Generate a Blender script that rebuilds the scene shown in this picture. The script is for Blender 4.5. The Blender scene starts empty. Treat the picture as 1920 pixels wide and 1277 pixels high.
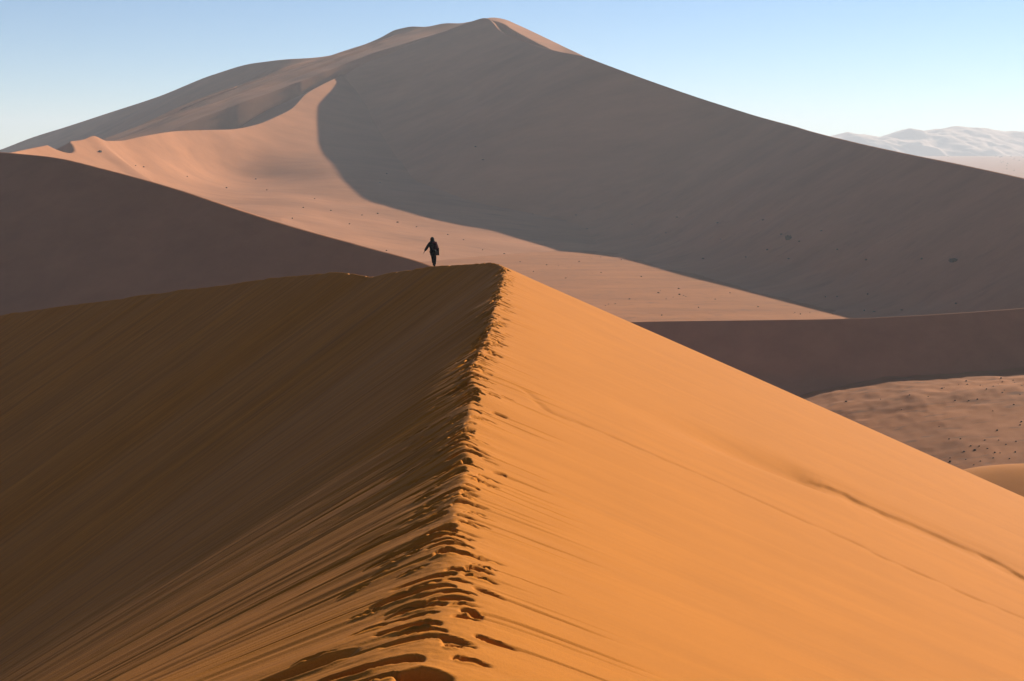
import bpy, bmesh, math, random
import numpy as np
from mathutils import Vector

R = math.radians
scene = bpy.context.scene
COL = scene.collection
rng = np.random.default_rng(7)
random.seed(7)

# ------------------------------------------------------------------ camera
W, H, F = 1920.0, 1277.0, 2400.0
EYE = 60.0
PITCH = math.atan(350.5 / F)
CP, SP = math.cos(PITCH), math.sin(PITCH)
cam = bpy.data.cameras.new('camera')
cam.sensor_fit = 'HORIZONTAL'; cam.sensor_width = 36.0; cam.lens = 36.0 * F / W
cam.clip_start = 0.05; cam.clip_end = 40000
camo = bpy.data.objects.new('camera', cam); COL.objects.link(camo)
camo.location = (0, 0, EYE); camo.rotation_euler = (math.pi/2 - PITCH, 0, 0)
scene.camera = camo
cam.dof.use_dof = True; cam.dof.focus_distance = 60.0; cam.dof.aperture_fstop = 6.3


def ray(px, py):
    u, w = px - W/2, H/2 - py
    return np.array([u, CP*F + SP*w, -SP*F + CP*w])


def pt(px, py, y):
    d = ray(px, py)
    return np.array([0, 0, EYE]) + d * (y / d[1])


def gpt(px, py, z=0.0):
    d = ray(px, py)
    return np.array([0, 0, EYE]) + d * ((z - EYE) / d[2])


def project(P):
    x, y, z = P[..., 0], P[..., 1], P[..., 2] - EYE
    dep = y*CP - z*SP
    up = y*SP + z*CP
    return W/2 + F*x/dep, H/2 - F*up/dep

# ------------------------------------------------------------------ sun + sky
SUN_AZ, SUN_EL = 50.0, 25.0
SUN = np.array([math.sin(R(SUN_AZ))*math.cos(R(SUN_EL)), math.cos(R(SUN_AZ))*math.cos(R(SUN_EL)), math.sin(R(SUN_EL))])
sl = bpy.data.lights.new('sun', 'SUN')
sl.energy = 5.0; sl.angle = R(0.53); sl.color = (1.0, 0.94, 0.82)
so = bpy.data.objects.new('sun', sl); COL.objects.link(so)
so.rotation_euler = Vector(SUN).to_track_quat('Z', 'Y').to_euler()
so.location = (300, 400, 600)

world = bpy.data.worlds.new('World'); scene.world = world; world.use_nodes = True
nt = world.node_tree
bg = nt.nodes['Background']
sky = nt.nodes.new('ShaderNodeTexSky'); sky.sky_type = 'NISHITA'; sky.sun_disc = False
sky.sun_elevation = R(SUN_EL); sky.sun_rotation = R(SUN_AZ)
sky.altitude = 2600; sky.air_density = 1.0; sky.dust_density = 0.05; sky.ozone_density = 3.4
nt.links.new(sky.outputs[0], bg.inputs[0]); bg.inputs[1].default_value = 0.062

scene.view_settings.view_transform = 'Standard'
scene.view_settings.look = 'None'
scene.view_settings.gamma = 1.0
scene.view_settings.use_curve_mapping = False
scene.view_settings.exposure = 0.95
scene.render.engine = 'CYCLES'
scene.cycles.use_denoising = True
scene.cycles.max_bounces = 6
scene.cycles.diffuse_bounces = 3
scene.cycles.volume_bounces = 0

# ------------------------------------------------------------------ helpers


def tag(o, label=None, cat=None, group=None, kind=None):
    if label: o['label'] = label
    if cat: o['category'] = cat
    if group: o['group'] = group
    if kind: o['kind'] = kind
    return o


class Noise:
    def __init__(self, seed):
        self.t = np.random.default_rng(seed).random((256, 256)).astype(np.float32)*2 - 1

    def __call__(self, x, y):
        x = np.asarray(x, np.float64); y = np.asarray(y, np.float64)
        xi = np.floor(x).astype(np.int64); yi = np.floor(y).astype(np.int64)
        fx = x-xi; fy = y-yi
        fx = fx*fx*fx*(fx*(fx*6-15)+10); fy = fy*fy*fy*(fy*(fy*6-15)+10)
        t = self.t
        a = t[xi & 255, yi & 255]; b = t[(xi+1) & 255, yi & 255]
        c = t[xi & 255, (yi+1) & 255]; d = t[(xi+1) & 255, (yi+1) & 255]
        return (a*(1-fx)+b*fx)*(1-fy) + (c*(1-fx)+d*fx)*fy


N1, N2, N3, N4, N5 = [Noise(s) for s in (11, 22, 33, 44, 55)]


def fbm(n, x, y, octs=4, gain=0.5):
    s = 0; a = 1.0
    for k in range(octs):
        s = s + a*n(x*2**k + 17.3*k, y*2**k + 5.1*k); a *= gain
    return s


def smooth(a, b, x):
    t = np.clip((x-a)/(b-a), 0, 1)
    return t*t*(3-2*t)


def grid_mesh(name, P, mat, label, flip=False, uv=None):
    nu, nv = P.shape[:2]
    me = bpy.data.meshes.new(name)
    v = np.ascontiguousarray(P.reshape(-1, 3), dtype=np.float32)
    i = np.arange(nu-1)[:, None]*nv + np.arange(nv-1)[None, :]
    q = np.stack([i, i+1, i+nv+1, i+nv], -1).reshape(-1, 4)
    if flip: q = q[:, ::-1]
    q = np.ascontiguousarray(q, dtype=np.int32)
    nf = len(q)
    me.vertices.add(len(v)); me.vertices.foreach_set('co', v.ravel())
    me.loops.add(nf*4); me.loops.foreach_set('vertex_index', q.ravel())
    me.polygons.add(nf)
    me.polygons.foreach_set('loop_start', np.arange(nf, dtype=np.int32)*4)
    me.polygons.foreach_set('use_smooth', np.ones(nf, dtype=bool))
    me.update(calc_edges=True)
    if uv is not None:
        ul = me.uv_layers.new(name='slope')
        ul.data.foreach_set('uv', np.ascontiguousarray(uv.reshape(-1, 2)[q.ravel()], dtype=np.float32).ravel())
    me.materials.append(mat)
    o = bpy.data.objects.new(name, me); COL.objects.link(o)
    tag(o, label, kind='structure')
    return o


def interp(ctrl, s_new):
    """Catmull-like (monotone cubic) interpolation of control rows along cumulative plan length."""
    C = np.asarray(ctrl, float)
    L = np.concatenate([[0], np.cumsum(np.linalg.norm(np.diff(C[:, :2], axis=0), axis=1))])
    out = np.empty((len(s_new), C.shape[1]))
    for k in range(C.shape[1]):
        y = C[:, k]; h = np.diff(L); d = np.diff(y)/h
        m = np.zeros(len(L)); m[0] = d[0]; m[-1] = d[-1]
        for i in range(1, len(L)-1):
            if d[i-1]*d[i] > 0:
                w1, w2 = 2*h[i]+h[i-1], h[i]+2*h[i-1]
                m[i] = (w1+w2)/(w1/d[i-1]+w2/d[i])
        j = np.clip(np.searchsorted(L, s_new, side='right')-1, 0, len(L)-2)
        t = (s_new-L[j])/h[j]
        out[:, k] = ((1+2*t)*(1-t)**2*y[j] + t*(1-t)**2*h[j]*m[j] + t*t*(3-2*t)*y[j+1] + t*t*(t-1)*h[j]*m[j+1])
    return out, L


def unit(a):
    return a/np.linalg.norm(a, axis=-1, keepdims=True)

# ------------------------------------------------------------------ materials


def sand(name, col, var=0.12, scale=0.05, bump=0.0, bscale=30.0, stretch=(1, 1, 1), speck=0.0, speckscale=3.0, ztop=None):
    m = bpy.data.materials.new(name); m.use_nodes = True
    n = m.node_tree.nodes; l = m.node_tree.links
    b = n['Principled BSDF']
    b.inputs['Roughness'].default_value = 0.95
    b.inputs['Specular IOR Level'].default_value = 0.12
    tc = n.new('ShaderNodeTexCoord')
    mp = n.new('ShaderNodeMapping'); mp.inputs['Scale'].default_value = stretch
    l.new(tc.outputs['Object'], mp.inputs['Vector'])
    tx = n.new('ShaderNodeTexNoise'); tx.inputs['Scale'].default_value = scale
    tx.inputs['Detail'].default_value = 6.0; tx.inputs['Roughness'].default_value = 0.7
    l.new(mp.outputs[0], tx.inputs['Vector'])
    rp = n.new('ShaderNodeValToRGB')
    rp.color_ramp.elements[0].position = 0.3; rp.color_ramp.elements[1].position = 0.7
    rp.color_ramp.elements[0].color = (*[c*(1-var) for c in col], 1)
    rp.color_ramp.elements[1].color = (*[min(1, c*(1+var)) for c in col], 1)
    l.new(tx.outputs[0], rp.inputs[0])
    last = rp.outputs[0]
    if speck:
        t2 = n.new('ShaderNodeTexNoise'); t2.inputs['Scale'].default_value = speckscale; t2.inputs['Detail'].default_value = 4
        l.new(mp.outputs[0], t2.inputs['Vector'])
        r2 = n.new('ShaderNodeValToRGB'); r2.color_ramp.elements[0].position = 0.57; r2.color_ramp.elements[1].position = 0.70
        r2.color_ramp.elements[0].color = (0, 0, 0, 1); r2.color_ramp.elements[1].color = (speck, speck, speck, 1)
        l.new(t2.outputs[0], r2.inputs[0])
        fac = r2.outputs[0]
        if ztop:      # dry scrub speckle grows on the lower slopes only
            sp = n.new('ShaderNodeSeparateXYZ'); l.new(tc.outputs['Object'], sp.inputs[0])
            mr = n.new('ShaderNodeMapRange'); mr.inputs['From Min'].default_value = ztop*.25; mr.inputs['From Max'].default_value = ztop
            mr.inputs['To Min'].default_value = 1; mr.inputs['To Max'].default_value = 0; l.new(sp.outputs['Z'], mr.inputs['Value'])
            mu = n.new('ShaderNodeMath'); mu.operation = 'MULTIPLY'; l.new(fac, mu.inputs[0]); l.new(mr.outputs[0], mu.inputs[1]); fac = mu.outputs[0]
        mx = n.new('ShaderNodeMixRGB'); mx.inputs[2].default_value = (0.06, 0.035, 0.022, 1)
        l.new(fac, mx.inputs[0]); l.new(last, mx.inputs[1]); last = mx.outputs[0]
    l.new(last, b.inputs['Base Color'])
    if bump:
        t3 = n.new('ShaderNodeTexNoise'); t3.inputs['Scale'].default_value = bscale; t3.inputs['Detail'].default_value = 3
        l.new(tc.outputs['Object'], t3.inputs['Vector'])
        bp = n.new('ShaderNodeBump'); bp.inputs['Strength'].default_value = bump; bp.inputs['Distance'].default_value = 0.02
        l.new(t3.outputs[0], bp.inputs['Height']); l.new(bp.outputs[0], b.inputs['Normal'])
    return m


def plain(name, col, rough=0.8):
    m = bpy.data.materials.new(name); m.use_nodes = True
    n = m.node_tree.nodes; l = m.node_tree.links; b = n['Principled BSDF']
    b.inputs['Roughness'].default_value = rough; b.inputs['Specular IOR Level'].default_value = 0.2
    t = n.new('ShaderNodeTexNoise'); t.inputs['Scale'].default_value = 25; t.inputs['Detail'].default_value = 4
    r = n.new('ShaderNodeValToRGB')
    r.color_ramp.elements[0].color = (*[c*0.75 for c in col], 1); r.color_ramp.elements[1].color = (*[min(1, c*1.25) for c in col], 1)
    l.new(t.outputs[0], r.inputs[0]); l.new(r.outputs[0], b.inputs['Base Color'])
    return m


M_FORE = sand('orange_sand', (0.35, 0.116, 0.012), 0.05, 0.35, bump=0.2, bscale=45)
M_SMALL = M_FORE.copy(); M_SMALL.name = 'small_dune_sand'


def streaked(m):
    """Sand sorted into lighter and darker runs by the slides down the slip face (u along the crest, v across it), plus grains."""
    n = m.node_tree.nodes; l = m.node_tree.links; b = n['Principled BSDF']
    base = b.inputs['Base Color'].links[0].from_socket
    uv = n.new('ShaderNodeUVMap'); uv.uv_map = 'slope'
    sep = n.new('ShaderNodeSeparateXYZ'); l.new(uv.outputs[0], sep.inputs[0])
    outs = []
    for sc_, vs in ((1.6, .035), (7.0, .12), (22.0, .5)):
        mp = n.new('ShaderNodeMapping'); mp.inputs['Scale'].default_value = (sc_, vs, 1)
        l.new(uv.outputs[0], mp.inputs['Vector'])
        t = n.new('ShaderNodeTexNoise'); t.inputs['Scale'].default_value = 1.0; t.inputs['Detail'].default_value = 3
        l.new(mp.outputs[0], t.inputs['Vector']); outs.append(t.outputs[0])
    ad = n.new('ShaderNodeMath'); ad.operation = 'ADD'; l.new(outs[0], ad.inputs[0]); l.new(outs[1], ad.inputs[1])
    a2 = n.new('ShaderNodeMath'); a2.operation = 'ADD'; l.new(ad.outputs[0], a2.inputs[0]); l.new(outs[2], a2.inputs[1])
    left_ = n.new('ShaderNodeMapRange'); left_.inputs['From Min'].default_value = 0.3; left_.inputs['From Max'].default_value = -0.5
    left_.inputs['To Min'].default_value = 0.20; left_.inputs['To Max'].default_value = 1.0; l.new(sep.outputs['Y'], left_.inputs['Value'])
    mr = n.new('ShaderNodeMapRange'); mr.inputs['From Min'].default_value = 1.1; mr.inputs['From Max'].default_value = 1.9
    mr.inputs['To Min'].default_value = -0.34; mr.inputs['To Max'].default_value = 0.34; mr.clamp = False
    l.new(a2.outputs[0], mr.inputs['Value'])
    mu = n.new('ShaderNodeMath'); mu.operation = 'MULTIPLY_ADD'; l.new(mr.outputs[0], mu.inputs[0]); l.new(left_.outputs[0], mu.inputs[1]); mu.inputs[2].default_value = 1.0
    tc = n.new('ShaderNodeTexCoord')
    gr = n.new('ShaderNodeTexNoise'); gr.inputs['Scale'].default_value = 90; gr.inputs['Detail'].default_value = 2; l.new(tc.outputs['Object'], gr.inputs['Vector'])
    gm = n.new('ShaderNodeMapRange'); gm.inputs['From Min'].default_value = .3; gm.inputs['From Max'].default_value = .7; gm.inputs['To Min'].default_value = .9; gm.inputs['To Max'].default_value = 1.1
    l.new(gr.outputs[0], gm.inputs['Value'])
    m2 = n.new('ShaderNodeMath'); m2.operation = 'MULTIPLY'; l.new(mu.outputs[0], m2.inputs[0]); l.new(gm.outputs[0], m2.inputs[1])
    vm = n.new('ShaderNodeVectorMath'); vm.operation = 'SCALE'; l.new(base, vm.inputs[0]); l.new(m2.outputs[0], vm.inputs['Scale'])
    l.new(vm.outputs[0], b.inputs['Base Color'])


streaked(M_FORE)
M_DUNE = sand('dune_sand', (0.29, 0.110, 0.046), 0.13, 0.09)
M_STAR = sand('star_dune_sand', (0.30, 0.122, 0.053), 0.2, 0.03, stretch=(.25, 1, 1), speck=0.2, speckscale=0.16, ztop=70)
M_VALLEY = sand('valley_sand', (0.265, 0.094, 0.027), 0.24, 0.05, stretch=(0.3, 1, 1), speck=0.5, speckscale=0.5)
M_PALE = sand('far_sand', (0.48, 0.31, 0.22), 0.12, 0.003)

# ------------------------------------------------------------------ ridge dune under the camera
# crest control rows: x y z | left fall dir | right fall dir | left slope | right slope
def frow(p, ld, rd, sl_, sr):
    ld = unit(np.array(ld, float)); rd = unit(np.array(rd, float))
    return [*p, *ld, *rd, sl_, sr]


crest_px = [
    (800, 1277, 10.3, (-1, 0), (1, 0), .385, .42),
    (822, 1170, 11.8, (-1, 0), (1, 0), .405, .42),
    (846, 1070, 13.6, (-1, -.01), (1, 0), .435, .42),
    (858, 985, 15.6, (-1, -.03), (1, 0), .485, .42),
    (866, 900, 18.2, (-1, -.06), (1, 0), .53, .43),
    (872, 800, 22.4, (-1, -.11), (1, 0), .572, .43),
    (893, 700, 29, (-1, -.15), (1, 0), .615, .44),
    (922, 610, 39.5, (-1, -.23), (1, 0.02), .64, .44),
    (937, 550, 51, (-.97, -.31), (1, 0.08), .63, .445),
    (946, 512, 63, (-.94, -.37), (1, 0.2), .63, .45),
    (942, 498, 68, (-.92, -.4), (.95, .35), .63, .45),
    (918, 494, 70.5, (-.9, -.43), (.75, .7), .63, .45),
    (880, 496, 72.8, (-.9, -.44), (.65, .76), .63, .45),
    (812, 500, 75.5, (-.9, -.44), (.62, .78), .63, .45),
    (740, 511, 79, (-.9, -.44), (.6, .8), .63, .45),
    (690, 519, 81.5, (-.9, -.44), (.6, .8), .63, .45),
    (640, 512, 83.5, (-.9, -.44), (.6, .8), .63, .45),
    (560, 517, 87, (-.9, -.44), (.6, .8), .63, .45),
    (400, 537, 94, (-.9, -.44), (.6, .8), .63, .45),
    (200, 563, 101, (-.9, -.44), (.6, .8), .63, .45),
    (0, 591, 108, (-.9, -.44), (.6, .8), .63, .45),
    (-300, 630, 118, (-.9, -.44), (.6, .8), .63, .45),
    (-700, 690, 130, (-.9, -.44), (.6, .8), .63, .45),
]
rows = [frow((-.70, -14, EYE-.2), (-1, 0), (1, 0), .385, .42),
        frow((-.70, -2, EYE-1.75), (-1, 0), (1, 0), .385, .42),
        frow((-.70, 5, EYE-3.3), (-1, 0), (1, 0), .385, .42)]
rows += [frow(pt(a, b, y), ld, rd, s1, s2) for a, b, y, ld, rd, s1, s2 in crest_px]
C0 = np.array(rows)
_, L0 = interp(C0, np.array([0.0]))
# sample spacing follows the distance from the camera
S = [0.0]
while S[-1] < L0[-1]:
    p, _ = interp(C0, np.array([S[-1]]))
    d = math.hypot(p[0, 0], p[0, 1])
    S.append(S[-1] + min(0.6, max(0.012, 0.0019*max(d, 4))) * (1 if p[0, 1] > 4 else 4))
S = np.array(S[:-1])
C, _ = interp(C0, S)
crest_xy, crest_z = C[:, :2].copy(), C[:, 2].copy()
wob_x = 0.06*N1(S*1.1, S*0+.5) + 0.045*N2(S*2.9, S*0+.5) + .1*N3(S*.3, S*0+.5)*smooth(9, 14, S)
wob_z = .05*N4(S*.55, S*0+.5)
ldir, rdir = unit(C[:, 3:5]), unit(C[:, 5:7])
rl = 0.012*np.cumsum(np.concatenate([[0], 1.0135**np.arange(360)]))
rl = rl[rl < 130]
rr_ = [0.0]
while rr_[-1] < 130:
    q_ = rr_[-1]; rr_.append(q_ + min(.012+.0135*q_, .075 if q_ < 33 else .075+.03*(q_-33)))
rr_ = np.array(rr_)
r_all = np.concatenate([-rl[::-1], rr_[1:]])
T, RR = np.meshgrid(S, r_all, indexing='ij')
left = RR < 0
AR = np.abs(RR)
X = crest_xy[:, 0][:, None] + np.where(left, ldir[:, 0][:, None], rdir[:, 0][:, None])*AR
Y = crest_xy[:, 1][:, None] + np.where(left, ldir[:, 1][:, None], rdir[:, 1][:, None])*AR
slope = np.where(left, C[:, 7][:, None], C[:, 8][:, None])
# the lip of the crest is rounded over about ten centimetres
lipw = (0.06 + 0.45*smooth(17, 10, crest_xy[:, 1]))[:, None]
prof = slope*(np.sqrt(AR**2 + lipw**2) - lipw)
near_crest = np.where(left, np.exp(-AR/5), np.exp(-AR/1.3))
X = X + wob_x[:, None]*near_crest
Z = crest_z[:, None] - prof + wob_z[:, None]*near_crest
DIST = np.sqrt(X**2 + Y**2)

# slide streaks down the slip face (left) and faint ones on the windward face
seam = T + 0.25*N3(T*0.3, AR*0.15)
st = (0.007*N1(seam*3.1, AR*0.05+3) + 0.006*N2(seam*7.7, AR*0.10) + 0.0045*N4(seam*17, AR*0.2) + 0.002*N3(seam*38, AR*0.5)
      + (0.03*N5(seam*0.8, AR*0.03) + 0.05*N3(seam*0.25, AR*0.02))*(.3+.7*smooth(12, 26, DIST)))
st += 0.012*np.abs(N1(seam*1.7+40, AR*0.06))
fadeL = smooth(0.1, 1.2, AR)*(0.7+0.4*np.exp(-AR/14))*(1+.3*smooth(14, 40, DIST))
Z += np.where(left, 1.1*st*fadeL, 0)
ripple = 0.005*N2(T*9 + AR*0.4, AR*5.5) * smooth(-.1, .5, N4(T*.4, AR*.25))
Z += np.where(left, ripple*smooth(.6, 2, AR)*np.exp(-DIST/30), 0)
sr_ = 0.002*N1(seam*2.3+9, AR*0.07) + 0.001*N2(seam*6.1+5, AR*0.15) + 0.04*N3(X*0.06+2, Y*0.06)
Z += np.where(left, 0, sr_*smooth(0.2, 2.0, AR))
# slumping of the crest itself, a few centimetres
Z += (0.035*N4(T*1.3, 1.5)+0.02*N2(T*3.7, 7.5))*np.exp(-(AR/0.7)**2)


def carve(tc, rc, lt, lr_up, lr_dn, depth, skew=0.0, edge=0.25, rim=0.0):
    """Hollow at crest station tc and offset rc: lt half width along the crest, lr extents across it."""
    i0, i1 = np.searchsorted(S, [tc-lt*2.2-abs(skew), tc+lt*2.2+abs(skew)])
    lo, hi = rc-lr_dn*1.15, rc+lr_up*1.15
    j0, j1 = np.searchsorted(r_all, [lo, hi])
    if i1-i0 < 2 or j1-j0 < 2: return
    t = T[i0:i1, j0:j1]; r = RR[i0:i1, j0:j1]
    q = (r-rc)
    u = np.where(q > 0, q/lr_up, q/lr_dn)
    cen = tc + skew*np.abs(u)*np.sign(q)
    wid = lt*(1.0 - 0.45*np.clip(np.abs(u), 0, 1))
    a = np.abs(t-cen)/wid
    prof_t = 1 - smooth(1-edge*2, 1+edge, a)
    prof_r = 1 - smooth(0.35, 1.0, np.abs(u))
    Z[i0:i1, j0:j1] -= depth*prof_t*prof_r
    if rim:
        Z[i0:i1, j0:j1] += rim*np.exp(-((a-1.25)/0.3)**2)*prof_r


# footprints: a beaten track along the crest from the camera to the walker
t_at = lambda y: np.interp(y, crest_xy[:int(np.argmax(crest_xy[:, 1] > 68)) or None, 1], S[:int(np.argmax(crest_xy[:, 1] > 68)) or None])
tc = 12.0
t_end = t_at(67.0)
while tc < t_end + 60:
    onfar = tc > t_end
    k = random.random()
    big = (1 + .7*float(smooth(18, 50, tc))) if not onfar else .75
    wob = 0.16*float(N5(tc*.45, .5))
    if k < 0.72:     # step on the crest that broke the lip towards the slip side
        lt = big*random.choice((random.uniform(.04, .075), random.uniform(.04, .075), random.uniform(.08, .12))); ln = random.choice((random.uniform(.15, .35), random.uniform(.25, .55), random.uniform(.4, .9)))
        rc = wob - random.uniform(-.08, .22)
        carve(tc, rc, lt, random.uniform(.10, .24), ln, big*random.uniform(.07, .15), random.uniform(-.05, .05), random.uniform(.10, .2), (random.choice((0, 0, .02)) if onfar else big*random.uniform(.004, .014)))
        if random.random() < (.8 if tc > 30 else .3):
            carve(tc+random.uniform(-.06, .06), rc-ln*.6, lt*random.uniform(.35, .8), ln*.5, random.uniform(.8, 4.0), random.uniform(.02, .06), random.uniform(-.03, .03), .45, .008)
    if k > 0.52:     # step on the windward side, shallower
        lt = big*random.uniform(.035, .085)
        rc = wob + abs(random.gauss(0, .22)) + .03
        carve(tc+random.uniform(-.1, .1), rc, lt, random.uniform(.12, .35), random.uniform(.08, .2), big*random.uniform(.04, .11), random.uniform(-.05, .08), random.uniform(.15, .35), random.uniform(.006, .02))
        if random.random() < .6:
            carve(tc, rc+.2, lt*.5, random.uniform(.6, 2.4), .3, big*random.uniform(.010, .03), random.uniform(0, .12), .5, .004)
    tc += (random.uniform(.16, .36) if tc > 26 else random.uniform(.18, .36)) if not onfar else random.uniform(.3, .7)
# a second line of older prints on either side where the trail widens near the viewer
tc = 17.0
while tc < 60:
    w = smooth(60, 24, tc)
    if random.random() < .25+.3*w:
        carve(tc, -random.uniform(.3, .5+.9*w), random.uniform(.045, .09), random.uniform(.1, .25), random.uniform(.2, .6), random.uniform(.05, .10), random.uniform(-.06, .06), random.uniform(.15, .3), .02)
    if random.random() < .22:
        carve(tc+.1, random.uniform(.02, .35), random.uniform(.03, .06), random.uniform(.12, .4), random.uniform(.06, .15), random.uniform(.04, .09), random.uniform(0, .06), .2, .012)
    tc += random.uniform(.16, .42)
# big hollows beside the lens
for (yy, rc, lt, up, dn, dp) in ((10.35, -.02, .17, .32, .24, .18), (11.25, .16, .07, .26, .12, .10), (10.9, .30, .06, .30, .1, .09), (10.8, -.55, .10, .22, .8, .13),
                                 (11.75, -.18, .09, .24, .45, .13), (12.4, -.25, .10, .22, .5, .14), (13.0, -.42, .12, .3, .5, .13),
                                 (13.5, .30, .06, .25, .2, .10), (11.5, -1.05, .13, .35, 1.7, .08), (10.7, -1.5, .13, .3, 1.9, .08),
                                 (14.3, .05, .08, .4, .25, .10), (15.1, -.3, .08, .25, .7, .10), (12.1, -.7, .06, .2, .3, .07)):
    carve(float(t_at(yy)), rc, lt, up, dn, dp, 0, .22, .02)

# trampled, crumbling sand between the prints
Z += (.008*fbm(N1, T*6.5, RR*3, 3) + .003*N2(T*21, RR*17))*np.exp(-((RR+.15)/.75)**2)*smooth(60, 20, DIST)
ridge_P = np.stack([X, Y, Z], -1)


def find(P, px, py, mask=None, want='near'):
    """Grid vertex of a surface seen nearest to a picture point."""
    a, b = project(P)
    dd = (a-px)**2 + (b-py)**2 + np.where(P[..., 1] < 1, 1e12, 0)
    if mask is not None: dd = np.where(mask, dd, 1e12)
    k = np.unravel_index(np.argmin(dd), dd.shape)
    return k


# the small broken scarp and the trough above it on the windward face
mR = (~left) & (np.arange(len(S))[:, None] < np.searchsorted(S, t_end))
scarp_px = [(1120, 745), (1250, 790), (1400, 843), (1505, 882), (1560, 905), (1640, 943), (1720, 978), (1800, 1013), (1850, 1035), (1925, 1075), (2050, 1135)]
sc_pts = []
for a, b in scarp_px:
    k = find(ridge_P, a, b, mR); sc_pts.append(ridge_P[k][:2])
sc_pts = np.array(sc_pts)
scn, scL = interp(np.column_stack([sc_pts, np.zeros(len(sc_pts))]), np.linspace(0, np.linalg.norm(np.diff(sc_pts, axis=0), axis=1).sum()*0.999, 160))
scn = scn[:, :2]
frac = np.linspace(0, 1, len(scn))
f0 = scL[3]/scL[-1]
sub = mR & (X > scn[:, 0].min()-6) & (X < scn[:, 0].max()+6)
ii = np.where(sub)
px_, py_ = X[ii], Y[ii]
best = np.full(len(px_), 1e9); bi = np.zeros(len(px_), int)
for k in range(len(scn)):
    d2 = (px_-scn[k, 0])**2 + (py_-scn[k, 1])**2
    m = d2 < best; best[m] = d2[m]; bi[m] = k
tg = unit(np.gradient(scn, axis=0))
side = (px_-scn[bi, 0])*(-tg[bi, 1]) + (py_-scn[bi, 1])*tg[bi, 0]      # + = far side
fr = frac[bi]
jag = 0.06*N1(fr*60, fr*0+.5) + 0.03*N2(fr*150, fr*0+2.5)
sd = side + jag
amp = smooth(f0-.02, f0+.06, fr)
soft = smooth(0.0, f0*0.9, fr)
wide = 1.0 + 1.6*smooth(f0, f0+.12, fr)*smooth(1.05, .55, fr)
ramp = smooth(0, -.07, sd)*np.exp(np.minimum(sd, 0)/wide)
dz = -(0.062*amp)*ramp*(.75+.5*N4(fr*40, fr*0+.5))
dz += -0.40*soft*(1-.5*amp)*np.exp(-((side+.55)/1.25)**2)
dz += 0.03*amp*np.exp(-((sd-.2)/.3)**2)
Z[ii] += dz
# a fainter line of old prints across the same face
foot_px = [(985, 735), (1050, 780), (1150, 820), (1240, 858), (1300, 885), (1400, 930), (1480, 965), (1560, 1000), (1660, 1045), (1760, 1092), (1850, 1130), (1925, 1160)]
fp = np.array([ridge_P[find(ridge_P, a, b, mR)][:2] for a, b in foot_px])
fl = np.linalg.norm(np.diff(fp, axis=0), axis=1).sum()
fpi, _ = interp(np.column_stack([fp, np.zeros(len(fp))]), np.arange(0, fl*.998, .55))
tg = unit(np.gradient(fpi[:, :2], axis=0))
for k, (fx, fy) in enumerate(fpi[:, :2]):
    wgt = max(0, N3(k*.11, .5)*1.2+.55)
    if wgt < .15: continue
    fx += random.uniform(-.12, .12); fy += random.uniform(-.12, .12)
    ii2 = np.where((np.abs(X-fx) < 1.2) & (np.abs(Y-fy) < .8) & mR)
    qx = X[ii2]-fx; qy = Y[ii2]-fy
    al = qx*tg[k, 0]+qy*tg[k, 1]; ac = -qx*tg[k, 1]+qy*tg[k, 0]
    Z[ii2] -= 0.075*wgt*np.exp(-(al/.28)**2-(ac/.13)**2)
ridge_P = np.stack([X, Y, Z], -1)
grid_mesh('ridge_dune', ridge_P, M_FORE, 'bright orange sand ridge with a footprinted crest running away from the viewer', uv=np.stack([T, RR], -1))
walker_i = find(ridge_P[:, len(rl)-1:len(rl)], 813, 499)[0]
WALK = ridge_P[walker_i, len(rl)-1].copy()

# ------------------------------------------------------------------ generic dune loft


def loft(name, rows, r, profile, mat, label, n=420, disp=None, build=True):
    C0 = np.array([frow(*q, 0, 0)[:7] for q in rows])
    _, L = interp(C0, np.array([0.0]))
    S = np.linspace(0, L[-1]*0.99999, n)
    C, _ = interp(C0, S)
    T, RR = np.meshgrid(S, r, indexing='ij')
    lft = RR < 0; A = np.abs(RR)
    a, b = unit(C[:, 3:5]), unit(C[:, 5:7])
    X = C[:, 0][:, None] + np.where(lft, a[:, 0][:, None], b[:, 0][:, None])*A
    Y = C[:, 1][:, None] + np.where(lft, a[:, 1][:, None], b[:, 1][:, None])*A
    Z = C[:, 2][:, None] - profile(T/L[-1], RR, C[:, 2][:, None])
    if disp is not None: Z = Z + disp(T, RR, X, Y, Z)
    P = np.stack([X, Y, Z], -1)
    if build: grid_mesh(name, P, mat, label)
    return P


def rgrid(fr, bk, step=1.0, g=1.02):
    a = np.concatenate([[0], np.cumsum(step*g**np.arange(2000))]); f = a[a < fr]; b = a[a < bk]
    return np.concatenate([-f[::-1], b[1:]])


def slip(s0, hcol, foot=0.18):
    """height lost on a slip face: constant slope, easing out near the ground."""
    def fn(r, zc):
        full = s0*r
        k = 0.78*zc
        return np.where(full < k, full, k + (zc*1.02-k)*(1-np.exp(-(full-k)/(0.24*zc+1e-3)))*1.02 + 0.035*np.maximum(r-k/s0, 0))
    return fn



# ------------------------------------------------------------------ the great star dune


def hummock(X, Y, s=1.0):
    return (0.55*fbm(N1, X/(26*s), Y/(15*s), 3) + 0.22*fbm(N2, X/(7*s), Y/(4.5*s), 3, .6))


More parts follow.
